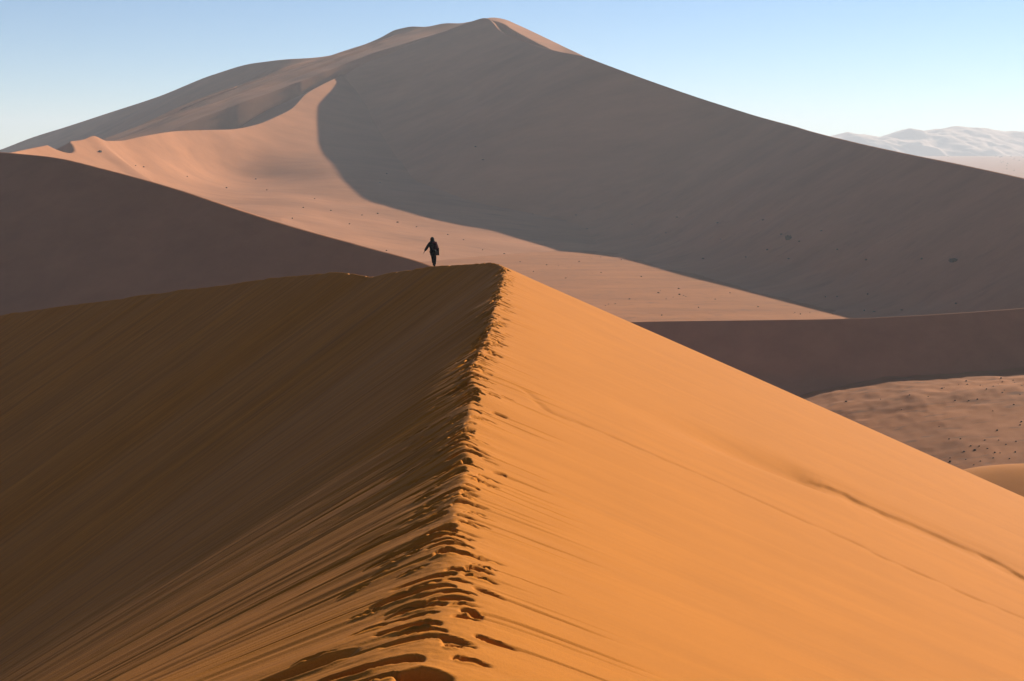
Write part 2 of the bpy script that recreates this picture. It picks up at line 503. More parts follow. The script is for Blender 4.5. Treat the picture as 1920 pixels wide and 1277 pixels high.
def crest_from_shadow(px, py, poly, zfun):
    """Crest point seen at px, py whose shadow ends on the outline poly lying on the ground."""
    vp = project(np.array([0, 0, EYE]) + SUN*1e6)
    for p, q in zip(poly[:-1], poly[1:]):
        A = np.array([[px-vp[0], -(q[0]-p[0])], [py-vp[1], -(q[1]-p[1])]])
        s_ = np.linalg.solve(A, np.array([p[0]-vp[0], p[1]-vp[1]]))
        if 0 <= s_[1] <= 1 and s_[0] > 1:
            z = 0.0
            for _ in range(12):
                Q = gpt(p[0]+s_[1]*(q[0]-p[0]), p[1]+s_[1]*(q[1]-p[1]), z); z = zfun(Q)
            k = px-W/2; d = ray(px, py); k = d[0]/d[1]
            t = (k*Q[1]-Q[0])/(SUN[0]-k*SUN[1])
            return Q + t*SUN
    return None


boundary = [(620, 345), (680, 378), (800, 410), (900, 428), (1000, 447), (1100, 469), (1200, 493), (1300, 517), (1400, 547), (1500, 572), (1590, 595), (1700, 625), (1800, 655), (1950, 705)]
m_rows = [
    ((205, 250, 8), (-1, -.1), (1, .1)),
    ((205, 330, 22), (-1, -.1), (1, .1)),
    ((205, 400, 36), (-1, -.1), (1, .1)),
    ((*pt(2060, 366, 462),), (-1, -.1), (1, .1)),
    ((*pt(1920, 334, 525),), (-1, -.12), (1, .1)),
    ((*pt(1800, 308, 588),), (-1, -.15), (1, .15)),
    ((*pt(1700, 288, 652),), (-1, -.2), (1, .2)),
    ((*pt(1600, 266, 732),), (-1, -.25), (1, .25)),
    ((*pt(1500, 240, 845),), (-1, -.3), (1, .3)),
    ((*pt(1400, 212, 925),), (-1, -.38), (1, .36)),
    ((*pt(1300, 180, 972),), (-.97, -.46), (1, .45)),
    ((*pt(1200, 145, 1006),), (-.92, -.55), (1, .5)),
    ((*pt(1122, 116, 1045),), (-.86, -.62), (.95, .55)),
    ((*pt(1095, 106, 1068),), (-.84, -.65), (.9, .6)),
    ((*pt(1045, 96, 1112),), (-.78, -.7), (.85, .7)),
    ((*pt(990, 80, 1175),), (-.68, -.78), (.8, .75)),
    ((*pt(940, 59, 1232),), (-.58, -.84), (.75, .8)),
    ((*pt(906, 34, 1284),), (-.5, -.87), (.5, .9)),
    ((*pt(868, 46, 1290),), (-.46, -.88), (0, 1)),
    ((*pt(830, 60, 1292),), (-.44, -.9), (-.1, 1)),
    ((*pt(760, 86, 1289),), (-.42, -.9), (-.3, 1)),
    ((*pt(690, 116, 1274),), (-.42, -.9), (-.5, .9)),
    ((*pt(640, 144, 1252),), (-.42, -.9), (-.6, .8)),
    ((*pt(612, 166, 1226),), (-.42, -.9), (-.7, .7)),
]


def prof_m(tt, RR, zc):
    A = np.abs(RR)
    fr = slip(.64, None)(A, zc)
    bk = 0.28*A
    return np.where(RR < 0, fr, bk)


def disp_m(T, RR, X, Y, Z):
    low = smooth(75, 18, Z)*(RR < 0)
    d = hummock(X, Y, 1.1)*low*.9*smooth(12, 70, np.abs(RR))
    d += 0.9*fbm(N3, X/70, Y/40, 3)*smooth(0, 60, np.abs(RR))
    return d


PM = loft('star_dune_arm', m_rows, rgrid(430, 700, .8, 1.012), prof_m, M_DUNE, '', n=560, disp=disp_m, build=False)

d_rows = [
    ((*pt(668, 124, 1292),), (.85, -.5), (-.8, .6)),
    ((*pt(640, 141, 1255),), (.85, -.5), (-.8, .6)),
    ((*pt(602, 160, 1212),), (.85, -.55), (-.8, .6)),
    ((*pt(573, 177, 1178),), (.8, -.6), (-.85, .5)),
    ((*pt(548, 203, 1135),), (.75, -.65), (-.85, .5)),
    ((*pt(520, 218, 1105),), (.7, -.7), (-.85, .5)),
    ((*pt(480, 234, 1070),), (.65, -.75), (-.8, .6)),
    ((*pt(430, 243, 1035),), (.6, -.8), (-.75, .65)),
    ((*pt(380, 244, 1005),), (.55, -.85), (-.7, .7)),
    ((*pt(330, 246, 970),), (.55, -.85), (-.7, .7)),
    ((*pt(270, 255, 925),), (.6, -.8), (-.7, .7)),
    ((*pt(222, 264, 890),), (.65, -.75), (-.7, .7)),
    ((*pt(200, 264, 872),), (.7, -.7), (-.7, .7)),
    ((*pt(176, 255, 855),), (.75, -.65), (-.7, .7)),
    ((*pt(155, 262, 838),), (.75, -.65), (-.7, .7)),
    ((*pt(115, 267, 805),), (.75, -.65), (-.8, .6)),
    ((*pt(70, 276, 765),), (.75, -.65), (-.8, .6)),
    ((*pt(20, 286, 715),), (.75, -.65), (-.8, .6)),
    ((*pt(-80, 300, 640),), (.75, -.65), (-.8, .6)),
]


def prof_d(tt, RR, zc):
    A = np.abs(RR)
    # brow near the crest is steep where the hollow lies, apron eases out over two hundred metres
    st = 0.10 + 0.24*np.exp(-((tt-.52)/.12)**2)
    w = 55.0
    fr = zc*1.03*(1-np.exp(-0.42*A/(zc*1.0+1e-3)))*1.0 + st*w*(1-np.exp(-A/w)) - st*w*smooth(40, 210, A)*.95
    bk = 0.30*A
    return np.where(RR < 0, fr + .07*np.maximum(A-210, 0), bk)


def disp_d(T, RR, X, Y, Z):
    A = np.abs(RR)
    f = (RR < 0)
    d = f*hummock(X, Y, .9)*smooth(30, 140, A)*.16
    d += f*0.8*fbm(N4, X/55+3, Y/55, 2)*smooth(5, 50, A)
    return d


PD = loft('star_dune_spur', d_rows, rgrid(420, 260, .7, 1.012), prof_d, M_DUNE, '', n=560, disp=disp_d, build=False)


def dent(P, px, py, rx, ry, depth, ang=0.0, mask=None):
    """A wind hollow or small ridge at the surface point seen at px, py (sizes in metres)."""
    k = find(P, px, py, mask)
    c = P[k]
    dx, dy = P[..., 0]-c[0], P[..., 1]-c[1]
    u = dx*math.cos(ang)+dy*math.sin(ang); v = -dx*math.sin(ang)+dy*math.cos(ang)
    q = np.sqrt((u/rx)**2+(v/ry)**2)
    P[..., 2] -= depth*(1-smooth(.55, 1.0, q))


k_ = find(PD, 415, 288); c_ = PD[k_].copy()
u_ = (PD[..., 0]-c_[0])*.8 + (PD[..., 1]-c_[1])*-.6; v_ = (PD[..., 0]-c_[0])*.6 + (PD[..., 1]-c_[1])*.8
PD[..., 2] -= 10*np.exp(-(u_/72)**2-(v_/48)**2)*smooth(0, 40, np.abs(rgrid(420, 260, .7, 1.012)))[None, :]
k_ = find(PD, 632, 336); c_ = PD[k_].copy()
PD[..., 2] += 5.5*np.exp(-((PD[..., 0]-c_[0])/48)**2-((PD[..., 1]-c_[1])/62)**2)
dent(PD, 88, 279, 17, 26, 7.0, 0.5)

b_rows = [
    ((*pt(906, 36, 1302),), (-.6, -.8), (.3, 1)),
    ((*pt(885, 40, 1318),), (-.7, -.7), (.2, 1)),
    ((*pt(868, 43, 1334),), (-.72, -.7), (.1, 1)),
    ((*pt(832, 44, 1360),), (-.75, -.66), (0, 1)),
    ((*pt(800, 50, 1376),), (-.75, -.66), (-.1, 1)),
    ((*pt(770, 50, 1392),), (-.75, -.66), (-.1, 1)),
    ((*pt(745, 55, 1402),), (-.76, -.65), (-.1, 1)),
    ((*pt(705, 76, 1406),), (-.78, -.62), (-.1, 1)),
    ((*pt(665, 96, 1412),), (-.78, -.62), (-.2, 1)),
    ((*pt(635, 101, 1412),), (-.74, -.67), (-.3, 1)),
    ((*pt(600, 107, 1410),), (-.71, -.7), (-.3, 1)),
    ((*pt(560, 110, 1408),), (-.67, -.74), (-.4, 1)),
    ((*pt(480, 118, 1455),), (-.6, -.8), (-.2, 1)),
    ((*pt(400, 140, 1505),), (-.6, -.8), (-.2, 1)),
    ((*pt(300, 180, 1570),), (-.6, -.8), (-.2, 1)),
    ((*pt(200, 213, 1635),), (-.6, -.8), (-.2, 1)),
    ((*pt(130, 236, 1680),), (-.6, -.8), (-.2, 1)),
    ((*pt(60, 258, 1725),), (-.6, -.8), (-.2, 1)),
    ((*pt(0, 281, 1765),), (-.6, -.8), (-.2, 1)),
    ((*pt(-150, 330, 1850),), (-.6, -.8), (-.2, 1)),
]


def prof_b(tt, RR, zc):
    A = np.abs(RR)
    s0 = .355 + .20*smooth(.195, .275, tt)
    lim = np.interp(tt, [0, .018, .04, .058, .072], [12, 25, 58, 110, 700])
    fr = s0*A + 0.9*np.maximum(A-lim, 0)
    return np.where(RR < 0, fr, .3*A)


def disp_b(T, RR, X, Y, Z):
    A = np.abs(RR)
    tt = T/T.max()
    zc = Z[:, [int(np.argmin(A[0]))]]
    x_ = T[:, 0]; w_ = np.exp(-((x_[:, None]-x_[None, :])/55)**2); zs = (w_ @ zc)/w_.sum(1, keepdims=True)
    carry = (zs-zc)*(1-np.exp(-A/22))
    zone = 2.6*smooth(.07, .12, tt)*smooth(.31, .24, tt)
    s = T + .2*A*0
    d = (1.5*N1(s/11, A/160) + 0.8*N2(s/5, A/120) + .4*N3(s/2.3, A/90))*zone*smooth(4, 60, A)
    d += 1.2*fbm(N4, X/60, Y/60, 3)*smooth(0, 50, A)
    return np.where(RR < 0, d+carry, 0)


PB = loft('star_dune_shoulder', b_rows, rgrid(360, 500, .8, 1.012), prof_b, M_DUNE, '', n=620, disp=disp_b, build=False)

c_rows = [
    ((*pt(903, 36, 1296),), (0, -1), (.3, 1)),
    ((*pt(925, 33, 1308),), (0, -1), (.3, 1)),
    ((*pt(945, 36, 1304),), (0, -1), (.4, 1)),
    ((*pt(965, 44, 1292),), (0, -1), (.5, 1)),
    ((*pt(1000, 60, 1256),), (0, -1), (.6, 1)),
    ((*pt(1050, 84, 1190),), (0, -1), (.6, 1)),
    ((*pt(1092, 104, 1112),), (0, -1), (.6, 1)),
    ((*pt(1140, 128, 1050),), (0, -1), (.6, 1)),
]
PC = loft('star_dune_brow', c_rows, rgrid(100, 700, .7, 1.012), lambda tt, RR, zc: np.where(RR < 0, .2*np.abs(RR)+1.2*np.maximum(np.abs(RR)-np.interp(tt, [0, .08, .12, .17, .3, .53, .79, 1], [10, 40, 62, 72, 80, 74, 38, 10]), 0), .28*np.abs(RR)),
          M_DUNE, '', n=200, build=False)


def joined(name, parts, mat, label):
    objs = [grid_mesh(name, P, mat, label) for P in parts]
    bm = bmesh.new()
    for o in objs: bm.from_mesh(o.data)
    me = bpy.data.meshes.new(name); bm.to_mesh(me); bm.free()
    me.materials.append(mat)
    for o in objs:
        old = o.data; bpy.data.objects.remove(o); bpy.data.meshes.remove(old)
    o = bpy.data.objects.new(name, me); COL.objects.link(o)
    return tag(o, label, kind='structure')


joined('star_dune', [PM, PD, PB, PC], M_STAR, 'towering hazy dune with a shadowed face and a sunlit spur, rising behind the walker')

# ------------------------------------------------------------------ shaded dune behind the walker
e_rows = [((*pt(a, b, y),), (-.5, -.87), (.5, .87)) for a, b, y in (
    (-400, 262, 400), (-150, 272, 365), (0, 285, 340), (100, 295, 328), (200, 318, 316), (330, 354, 302), (450, 394, 290), (560, 428, 280), (680, 461, 270),
    (800, 495, 260), (880, 532, 253), (960, 582, 248), (1060, 655, 242), (1170, 760, 236))]


def disp_e(T, RR, X, Y, Z):
    return .25*fbm(N2, X/30, Y/30, 3)*smooth(2, 30, np.abs(RR)) + np.where(RR > 0, 0, .03*N1(T/1.5, np.abs(RR)/40))


loft('shaded_dune', e_rows, rgrid(170, 200, .4, 1.02), lambda tt, RR, zc: np.where(RR < 0, slip(.62, None)(np.abs(RR), zc), (.26+.1*smooth(.6, .85, tt))*np.abs(RR)), M_DUNE,
     'dark brown shaded dune whose long crest slopes down to the walker', n=300, disp=disp_e)

# ------------------------------------------------------------------ low dune right of the ridge
f_b = [(1380, 758), (1480, 756), (1550, 747), (1613, 737), (1700, 725), (1800, 713), (1925, 693), (2200, 650)]
f_rows = [((*pt(a, b, y),), (-.35, -.93), (.35, .93)) for a, b, y in (
    (1000, 610, 340), (1120, 606, 337), (1205, 603.5, 335), (1400, 600.5, 329), (1600, 597, 323), (1700, 592, 320), (1800, 586, 318), (1920, 577, 317), (2150, 560, 311))]


def disp_f(T, RR, X, Y, Z):
    A = np.abs(RR)
    return np.where(RR < 0, .35*fbm(N3, X/9, Y/6, 3)*smooth(10, 26, A), .1*N1(X/20, Y/20))


PF = loft('low_dune', f_rows, rgrid(80, 90, .25, 1.02), lambda tt, RR, zc: np.where(RR < 0, slip(.76, None)(np.abs(RR), zc-4)+.12*np.maximum(np.abs(RR)-18, 0), .18*np.abs(RR)), M_DUNE,
     'low dark dune with a level crest beside the orange ridge, its foot in shade', n=300, disp=disp_f)

g_rows = [((*pt(a, b, y),), (-.2, -1), (.2, 1)) for a, b, y in ((1700, 925, 226), (1790, 890, 228), (1850, 878, 230), (1920, 873, 231), (2000, 873, 232), (2150, 890, 234))]
loft('small_dune', g_rows, rgrid(60, 40, .3, 1.03), lambda tt, RR, zc: np.where(RR < 0, .48*(np.sqrt(RR**2+25)-5), .35*(np.sqrt(RR**2+16)-4)), M_SMALL,
     'small smooth olive toned dune at the lower right below the stony flat', n=120)

# ------------------------------------------------------------------ valley floor and the plain beyond
az = np.concatenate([np.linspace(-180, -32, 60)[:-1], np.linspace(-32, 32, 1500), np.linspace(32, 180, 60)[1:]])
rad = np.concatenate([np.linspace(2, 150, 14)[:-1], np.geomspace(150, 1400, 620), np.geomspace(1410, 9000, 110)])
A_, D_ = np.meshgrid(np.radians(az), rad, indexing='ij')
GX, GY = D_*np.sin(A_), D_*np.cos(A_)


def ground_z(GX, GY, detail=True):
    D = np.hypot(GX, GY)
    z = 46*smooth(2200, 7200, D)**1.2
    z = z + (np.interp(GX, [20, 45, 60, 75, 90, 130, 220], [-2, -2, .5, 4, 6.5, 10, 14])-0.12*np.clip(282-GY, 0, 120)*smooth(40, 60, GX))*smooth(60, 150, D)*smooth(345, 312, GY+.35*(GX-100))
    if detail:
        k = smooth(150, 260, D)*smooth(5000, 1500, D)
        near = smooth(340, 290, GY)*smooth(40, 80, GX)
        z = z + k*(hummock(GX, GY, 1.0)*(.05+.1*near) + near*(.12*fbm(N5, GX/16, GY/9, 3) + .08*fbm(N1, GX/2.6, GY/1.8, 2)))
        rough = smooth(-.1, .4, N4(GX/45, GY/28))
        z = z + k*rough*(.06+.12*near)*fbm(N2, GX/3.6, GY/2.6, 2)
    return z


GZ = ground_z(GX, GY)
grid_mesh('ground', np.stack([GX, GY, GZ], -1), M_VALLEY, 'flat sandy valley floor dotted with scrub, reaching the horizon', flip=True)

# ------------------------------------------------------------------ far mountains
mx = np.linspace(-800, 5200, 700); my = np.linspace(0, 1500, 150)
MX, MY = np.meshgrid(mx, my, indexing='ij')
mt = np.array([(1200, 292), (1480, 280), (1560, 258), (1603, 247), (1640, 254), (1672, 257), (1712, 243), (1745, 246), (1775, 241), (1825, 236), (1860, 241), (1905, 245), (1960, 247), (2050, 240), (2200, 250), (2500, 262), (3200, 280)], float)
YB = 7200.0
tx_ = (mt[:, 0]-960)/F*YB*1.06; tz_ = EYE + (288-mt[:, 1])/F*YB*1.06
top = np.interp(MX, tx_, tz_)
base = 42.0
up = smooth(0, 700, MY)*(1-.75*smooth(700, 1500, MY))
MZ = base-12 + (top-base+12)*up
fold = fbm(N1, MX/330+.0012*MY, MY/260+MX/900, 4, .55)
MZ += 20*fold*smooth(0, 200, MY)*smooth(780, 420, MY) + 6*fbm(N3, MX/90, MY/70, 3)*smooth(0, 200, MY)
MZ -= 14*np.abs(fbm(N5, MX/210+MY/300, MY/170-MX/500, 3))*smooth(0, 150, MY)*smooth(750, 450, MY)
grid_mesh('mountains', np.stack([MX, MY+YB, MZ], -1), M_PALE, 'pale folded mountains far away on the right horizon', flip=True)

# ------------------------------------------------------------------ haze
def box(name, lo, hi, mat):
    bm = bmesh.new(); bmesh.ops.create_cube(bm, size=1.0)
    me = bpy.data.meshes.new(name); bm.to_mesh(me); bm.free()
    o = bpy.data.objects.new(name, me); COL.objects.link(o)
    lo, hi = np.array(lo, float), np.array(hi, float)
    o.location = (lo+hi)/2; o.scale = hi-lo
    me.materials.append(mat); return o


mh = bpy.data.materials.new('haze_air'); mh.use_nodes = True
n = mh.node_tree.nodes; n.remove(n['Principled BSDF'])
pv = n.new('ShaderNodeVolumePrincipled')
pv.inputs['Color'].default_value = (0.94, 0.96, 1.0, 1); pv.inputs['Density'].default_value = 1.25e-4
pv.inputs['Anisotropy'].default_value = 0.1
mh.node_tree.links.new(pv.outputs[0], n['Material Output'].inputs['Volume'])
zmin = min(float(GZ.min()), -80)-1
hz = box('haze', (-9100, -9100, -140), (9100, 9100, 290), mh)
tag(hz, 'thin pale air veiling the far dunes and mountains', 'haze', kind='stuff')
# ------------------------------------------------------------------ scrub and stones
M_SHRUB = plain('scrub_leaf', (0.07, 0.05, 0.03), .9)
M_STONE = plain('dark_stone', (0.12, 0.062, 0.036), .9)


def tuft_mesh(seed, blades=90, spread=.5, h=.55):
    r = random.Random(seed); bm = bmesh.new()
    for k in range(blades):
        a = r.uniform(0, 2*math.pi); rr = spread*math.sqrt(r.random())*r.uniform(.5, 1)
        lean = r.uniform(.1, .7); hh = h*r.uniform(.35, 1)*(1-.5*(rr/spread)**2)
        bx_, by_ = rr*math.cos(a)*.75, rr*math.sin(a)*.75
        tx, ty = bx_+math.cos(a)*lean*hh*.6, by_+math.sin(a)*lean*hh*.6
        w = r.uniform(.03, .07); px, py = -math.sin(a)*w, math.cos(a)*w
        v = [bm.verts.new(c) for c in ((bx_-px, by_-py, -.06), (bx_+px, by_+py, -.06), ((bx_+tx)/2+px*1.6, (by_+ty)/2+py*1.6, hh*.6), (tx, ty, hh), ((bx_+tx)/2-px*1.6, (by_+ty)/2-py*1.6, hh*.6))]
        bm.faces.new(v)
        if r.random() < .6:
            b = r.uniform(0, 6.3); s = .09
            c0 = Vector((tx, ty, hh*.8)); d1 = Vector((math.cos(b)*s, math.sin(b)*s, r.uniform(-.03, .05))); d2 = Vector((-math.sin(b)*s*.6, math.cos(b)*s*.6, .04))
            bm.faces.new([bm.verts.new(c0+d1), bm.verts.new(c0+d2), bm.verts.new(c0-d1), bm.verts.new(c0-d2)])
    me = bpy.data.meshes.new('desert_shrub'); bm.to_mesh(me); bm.free(); me.materials.append(M_SHRUB)
    return me


TUFTS = [tuft_mesh(s, b, sp, h) for s, b, sp, h in ((1, 90, .5, .55), (2, 110, .6, .45), (3, 70, .42, .6), (4, 120, .75, .42))]
GP = np.stack([GX, GY, GZ], -1)[60:1560, 12:]
SURF = []
for P, st_ in ((GP, 1), (PM, 1), (PD, 1), (PF, 1)):
    a, b = project(P)
    ok = (P[..., 1] > 20) & (a > -50) & (a < W+50) & (b > 200) & (b < 1000)
    SURF.append((P[ok], a[ok], b[ok]))


def seen_at(px, py):
    best = None
    for P, a, b in SURF:
        e = (a-px)**2+(b-py)**2
        k = int(np.argmin(e))
        near_ = np.where(e < e[k]+3)[0]
        k = near_[np.argmin(P[near_, 1])]
        if e[k] < 14 and (best is None or P[k][1] < best[1]): best = P[k]
    return best


def shrub(px, py, size, label, group):
    """A bush whose foot is seen at px, py; size is its real width in metres."""
    p = seen_at(px, py)
    if p is None: return
    o = bpy.data.objects.new('desert_shrub', random.choice(TUFTS)); COL.objects.link(o)
    o.location = p; s = size*(.6 if group == G1 else 1.05)
    o.scale = (s*random.uniform(.9, 1.3), s, s*random.uniform(.7, 1.0)); o.rotation_euler = (0, 0, random.uniform(0, 6.28))
    tag(o, label, 'shrub', group)


G1 = 'scrub on the stony flat below the low dune'
for px, py, s, lab in (
    (1877, 709, 1.1, 'dark rounded shrub alone on lit sand just below the low dune shadow edge, rightmost'),
    (1586, 751, .9, 'dark shrub at the left tip of the lit flat, touching the orange ridge slope'),
    (1781, 865, 1.1, 'black clump of scrub right against the bright edge of the orange ridge'),
    (1826, 844, 1.1, 'largest dark bush in the crowded band of scrub on the stony flat'),
    (1868, 808, 1.0, 'dark bush above the crowded scrub band, midway up the stony flat'),
    (1902, 848, .9, 'dark bush at the right end of the crowded scrub band, beside the frame edge'),
):
    shrub(px, py, s, lab, G1)
for px, py, s in ((1705, 740, .7), (1765, 728, .9), (1833, 748, .7), (1790, 752, .8), (1806, 845, .8), (1864, 847, .8), (1890, 877, .7), (1893, 861, .6), (1778, 824, .7),
                  (1915, 790, .9), (1911, 796, .7), (1848, 730, .7), (1815, 750, .6), (1820, 835, .6), (1862, 857, .6), (1836, 838, .6), (1850, 842, .6), (1875, 850, .6), (1780, 857, .6), (1855, 876, .6),
                  (1740, 742, .5), (1760, 800, .5), (1800, 822, .6), (1845, 826, .6), (1885, 832, .6), (1872, 824, .5), (1905, 826, .6), (1810, 860, .5), (1838, 866, .5), (1825, 873, .5), (1900, 757, .6), (1860, 770, .5), (1690, 770, .4), (1650, 748, .4)):
    shrub(px, py, s, 'small dark bush among the scrub and stones of the lit flat right of the ridge', G1)
lab2, g2 = 'tiny dark shrub dotting the sunlit valley floor beyond the ridge', 'shrubs on the sunlit valley floor'
for px, py, s in ((425, 351, 1.6), (710, 399, 1.3), (745, 415, 1.5), (547, 408, 1.2), (726, 469, 1.0), (569, 389, 1.2), (680, 402, 1.3), (1272, 540, .9), (1234, 548, .9), (1274, 551, 1.1), (1165, 486, .9), (1085, 489, 1.0),
                  (1025, 496, .9), (944, 475, 1.0), (975, 490, .8), (1202, 518, .8), (1126, 510, .8), (1340, 560, .8), (1420, 575, .8), (1368, 548, .8), (1500, 588, .7), (1310, 575, .7), (620, 395, 1.2), (590, 372, 1.2), (655, 420, 1.0),
                  (480, 335, 1.4), (500, 355, 1.2), (270, 312, 1.3), (255, 310, 1.2), (352, 330, 1.2), (870, 450, 1.0), (905, 470, .9), (840, 440, 1.1), (1000, 508, .8), (1060, 520, .8), (1180, 560, .8), (1240, 590, .8), (780, 425, 1.1)):
    shrub(px, py, s, lab2, g2)
shrub(188, 285, 2.6, 'small dark bush at the foot of a little sand knoll, on the spur far left', None)
lab3, g3 = 'tiny shrub in the shade at the foot of the towering dune', 'shrubs on the shaded valley floor'
shrub(1478, 449, 4.2, 'broad dark bush high on the shaded dune foot, on its own above the valley', g3)
shrub(1790, 489, 4.0, 'wide low patch of scrub in the shade, the biggest near the right frame edge', g3)
for px, py, s in ((1102, 429, 1.5), (1187, 420, 1.3), (1465, 441, 1.6), (1500, 452, 1.5), (1640, 582, 1.2), (1627, 554, 1.0), (1790, 562, 1.2), (1794, 568, 1.0), (1547, 557, .9), (1568, 557, .9), (1618, 583, 1.0), (1690, 582, .9), (1660, 500, 1.1), (1440, 467, 1.3),
                  (1318, 484, 1.2), (1345, 418, 1.6), (1270, 405, 1.6), (1430, 415, 1.5), (1250, 435, 1.4), (1570, 470, 1.3), (1625, 487, 1.3), (1730, 485, 1.2), (1400, 480, 1.2), (1480, 485, 1.2), (890, 275, 2.2), (905, 298, 2.0), (1540, 435, 1.4), (1350, 450, 1.2), (712, 343, 1.8), (726, 325, 1.8), (1000, 400, 1.5), (1080, 405, 1.4)):
    shrub(px, py, s, lab3, g3)
lab4, g4 = 'speck of scrub on the pale plain in front of the far mountains', 'shrubs on the far plain'
for k in range(34):
    px = random.uniform(1745, 1918); py = random.uniform(294, 326)
    p = gpt(px, py, 2.0)
    if p[1] < 700 or p[1] > 7000: continue
    o = bpy.data.objects.new('desert_shrub', random.choice(TUFTS)); COL.objects.link(o)
    o.location = (p[0], p[1], float(ground_z(p[0], p[1]))); s = p[1]*random.uniform(.0006, .0014); o.scale = (s*1.5, s, s*.8)
    tag(o, lab4, 'shrub', g4)

# loose stones on the flat and the valley floor, far too many to count
SX, SY = [], []
SX += list(rng.uniform(60, 175, 2600)); SY += list(rng.uniform(180, 300, 2600))
SX += list(rng.uniform(-300, 240, 3200)); SY += list(rng.uniform(420, 950, 3200))
SX, SY = np.array(SX), np.array(SY)
den = N2(SX/38, SY/20) + .5*N3(SX/14, SY/9)
keep = (den > rng.uniform(.3, 1.1, len(SX)))
SX, SY = SX[keep], SY[keep]
SZ = ground_z(SX, SY)
base_v = np.array([(1, 0, 0), (-1, 0, 0), (0, 1, 0), (0, -1, 0), (0, 0, 1), (0, 0, -1), (.6, .6, .5), (-.6, .5, .5), (.5, -.6, .5), (-.55, -.55, .45)])
tri = [(4, 0, 6), (6, 0, 2), (4, 6, 2), (4, 2, 7), (7, 2, 1), (4, 7, 1), (4, 1, 9), (9, 1, 3), (4, 9, 3), (4, 3, 8), (8, 3, 0), (4, 8, 0)]
vs, fs = [], []
for k in range(len(SX)):
    d = math.hypot(SX[k], SY[k]); s = abs(rng.normal(0, .5))*.22 + .10
    if d > 400: s *= 1.7
    a = rng.uniform(0, 6.28); ca, sa = math.cos(a), math.sin(a)
    j = base_v*rng.uniform(.7, 1.3, base_v.shape)*s*np.array([1, .8, .6])
    x = j[:, 0]*ca-j[:, 1]*sa; y = j[:, 0]*sa+j[:, 1]*ca
    o0 = len(vs)*1
    vs += [(SX[k]+x[q], SY[k]+y[q], SZ[k]+j[q, 2]) for q in range(10)]
    fs += [(o0+p, o0+q, o0+r) for p, q, r in tri]
me = bpy.data.meshes.new('pebbles'); me.from_pydata(vs, [], fs); me.update(); me.materials.append(M_STONE)
po = bpy.data.objects.new('pebbles', me); COL.objects.link(po)
tag(po, 'loose dark stones strewn over the valley floor', 'stones', kind='stuff')

# ------------------------------------------------------------------ the walker
M_COAT = plain('black_coat', (0.004, 0.004, 0.005), .85)
M_TROUS = plain('dark_trousers', (0.005, 0.005, 0.006), .85)
M_BOOT = plain('boot_leather', (0.012, 0.010, 0.009), .7)
M_SKIN = plain('skin', (0.16, 0.085, 0.06), .6)
M_RED = plain('red_nylon', (0.10, 0.006, 0.007), .6)
M_MAROON = plain('maroon_nylon', (0.018, 0.005, 0.005), .7)
M_BAG = plain('black_bag_cloth', (0.005, 0.005, 0.005), .7)
M_GREY = plain('grey_lining', (0.04, 0.04, 0.045), .7)


def skin(name, pts, edges, mat, parent=None, sub=2):
    """Continuous skinned figure: pts = [(x, y, z, radius)], pts[0] is the root."""
    me = bpy.data.meshes.new(name); me.from_pydata([p[:3] for p in pts], edges, []); me.update()
    o = bpy.data.objects.new(name, me); COL.objects.link(o)
    m = o.modifiers.new('skin', 'SKIN'); m.use_smooth_shade = True; m.branch_smoothing = .6
    layer = me.skin_vertices[0] if me.skin_vertices else None
    if layer is None:
        bpy.context.view_layer.objects.active = o
        bpy.context.view_layer.update()
        layer = me.skin_vertices.new() if hasattr(me.skin_vertices, 'new') else None
    for k, p in enumerate(pts):
        r = p[3] if isinstance(p[3], tuple) else (p[3], p[3])
        layer.data[k].radius = r; layer.data[k].use_root = (k == 0)
    s = o.modifiers.new('smooth', 'SUBSURF'); s.levels = sub; s.render_levels = sub
    me.materials.append(mat)
    if parent: o.parent = parent
    return o


def chain(lst, start, pts, edges):
    """Append points after vertex start; returns index of the last one."""
    prev = start
    for p in lst:
        pts.append(p); edges.append((prev, len(pts)-1)); prev = len(pts)-1
    return prev


person = bpy.data.objects.new('person', None); COL.objects.link(person)
person.location = (WALK[0], WALK[1], WALK[2]-.03); person.rotation_euler = (0, 0, R(8))
tag(person, 'lone person in a hooded black coat walking away along the sand crest', 'person')
# body: pelvis, spine, head, legs, arms, fingers in one surface
pts = [(-.05, 0, .95, .135)]; ed = []
w_ = chain([(-.06, 0, 1.12, .125), (-.075, .01, 1.30, .15), (-.085, .02, 1.42, .13)], 0, pts, ed); chest = w_
nk = chain([(-.09, .03, 1.50, .058), (-.09, .035, 1.56, .062)], chest, pts, ed)
hd = chain([(-.092, .045, 1.625, .088), (-.092, .04, 1.69, .078), (-.092, .035, 1.735, .04)], nk, pts, ed)
head_mid = nk+1
chain([(-.092, .14, 1.615, .014), (-.092, .165, 1.60, .008)], head_mid, pts, ed)
for sx in (-1, 1): chain([(-.092+sx*.088, .03, 1.625, .014), (-.092+sx*.098, .015, 1.635, .010)], head_mid, pts, ed)


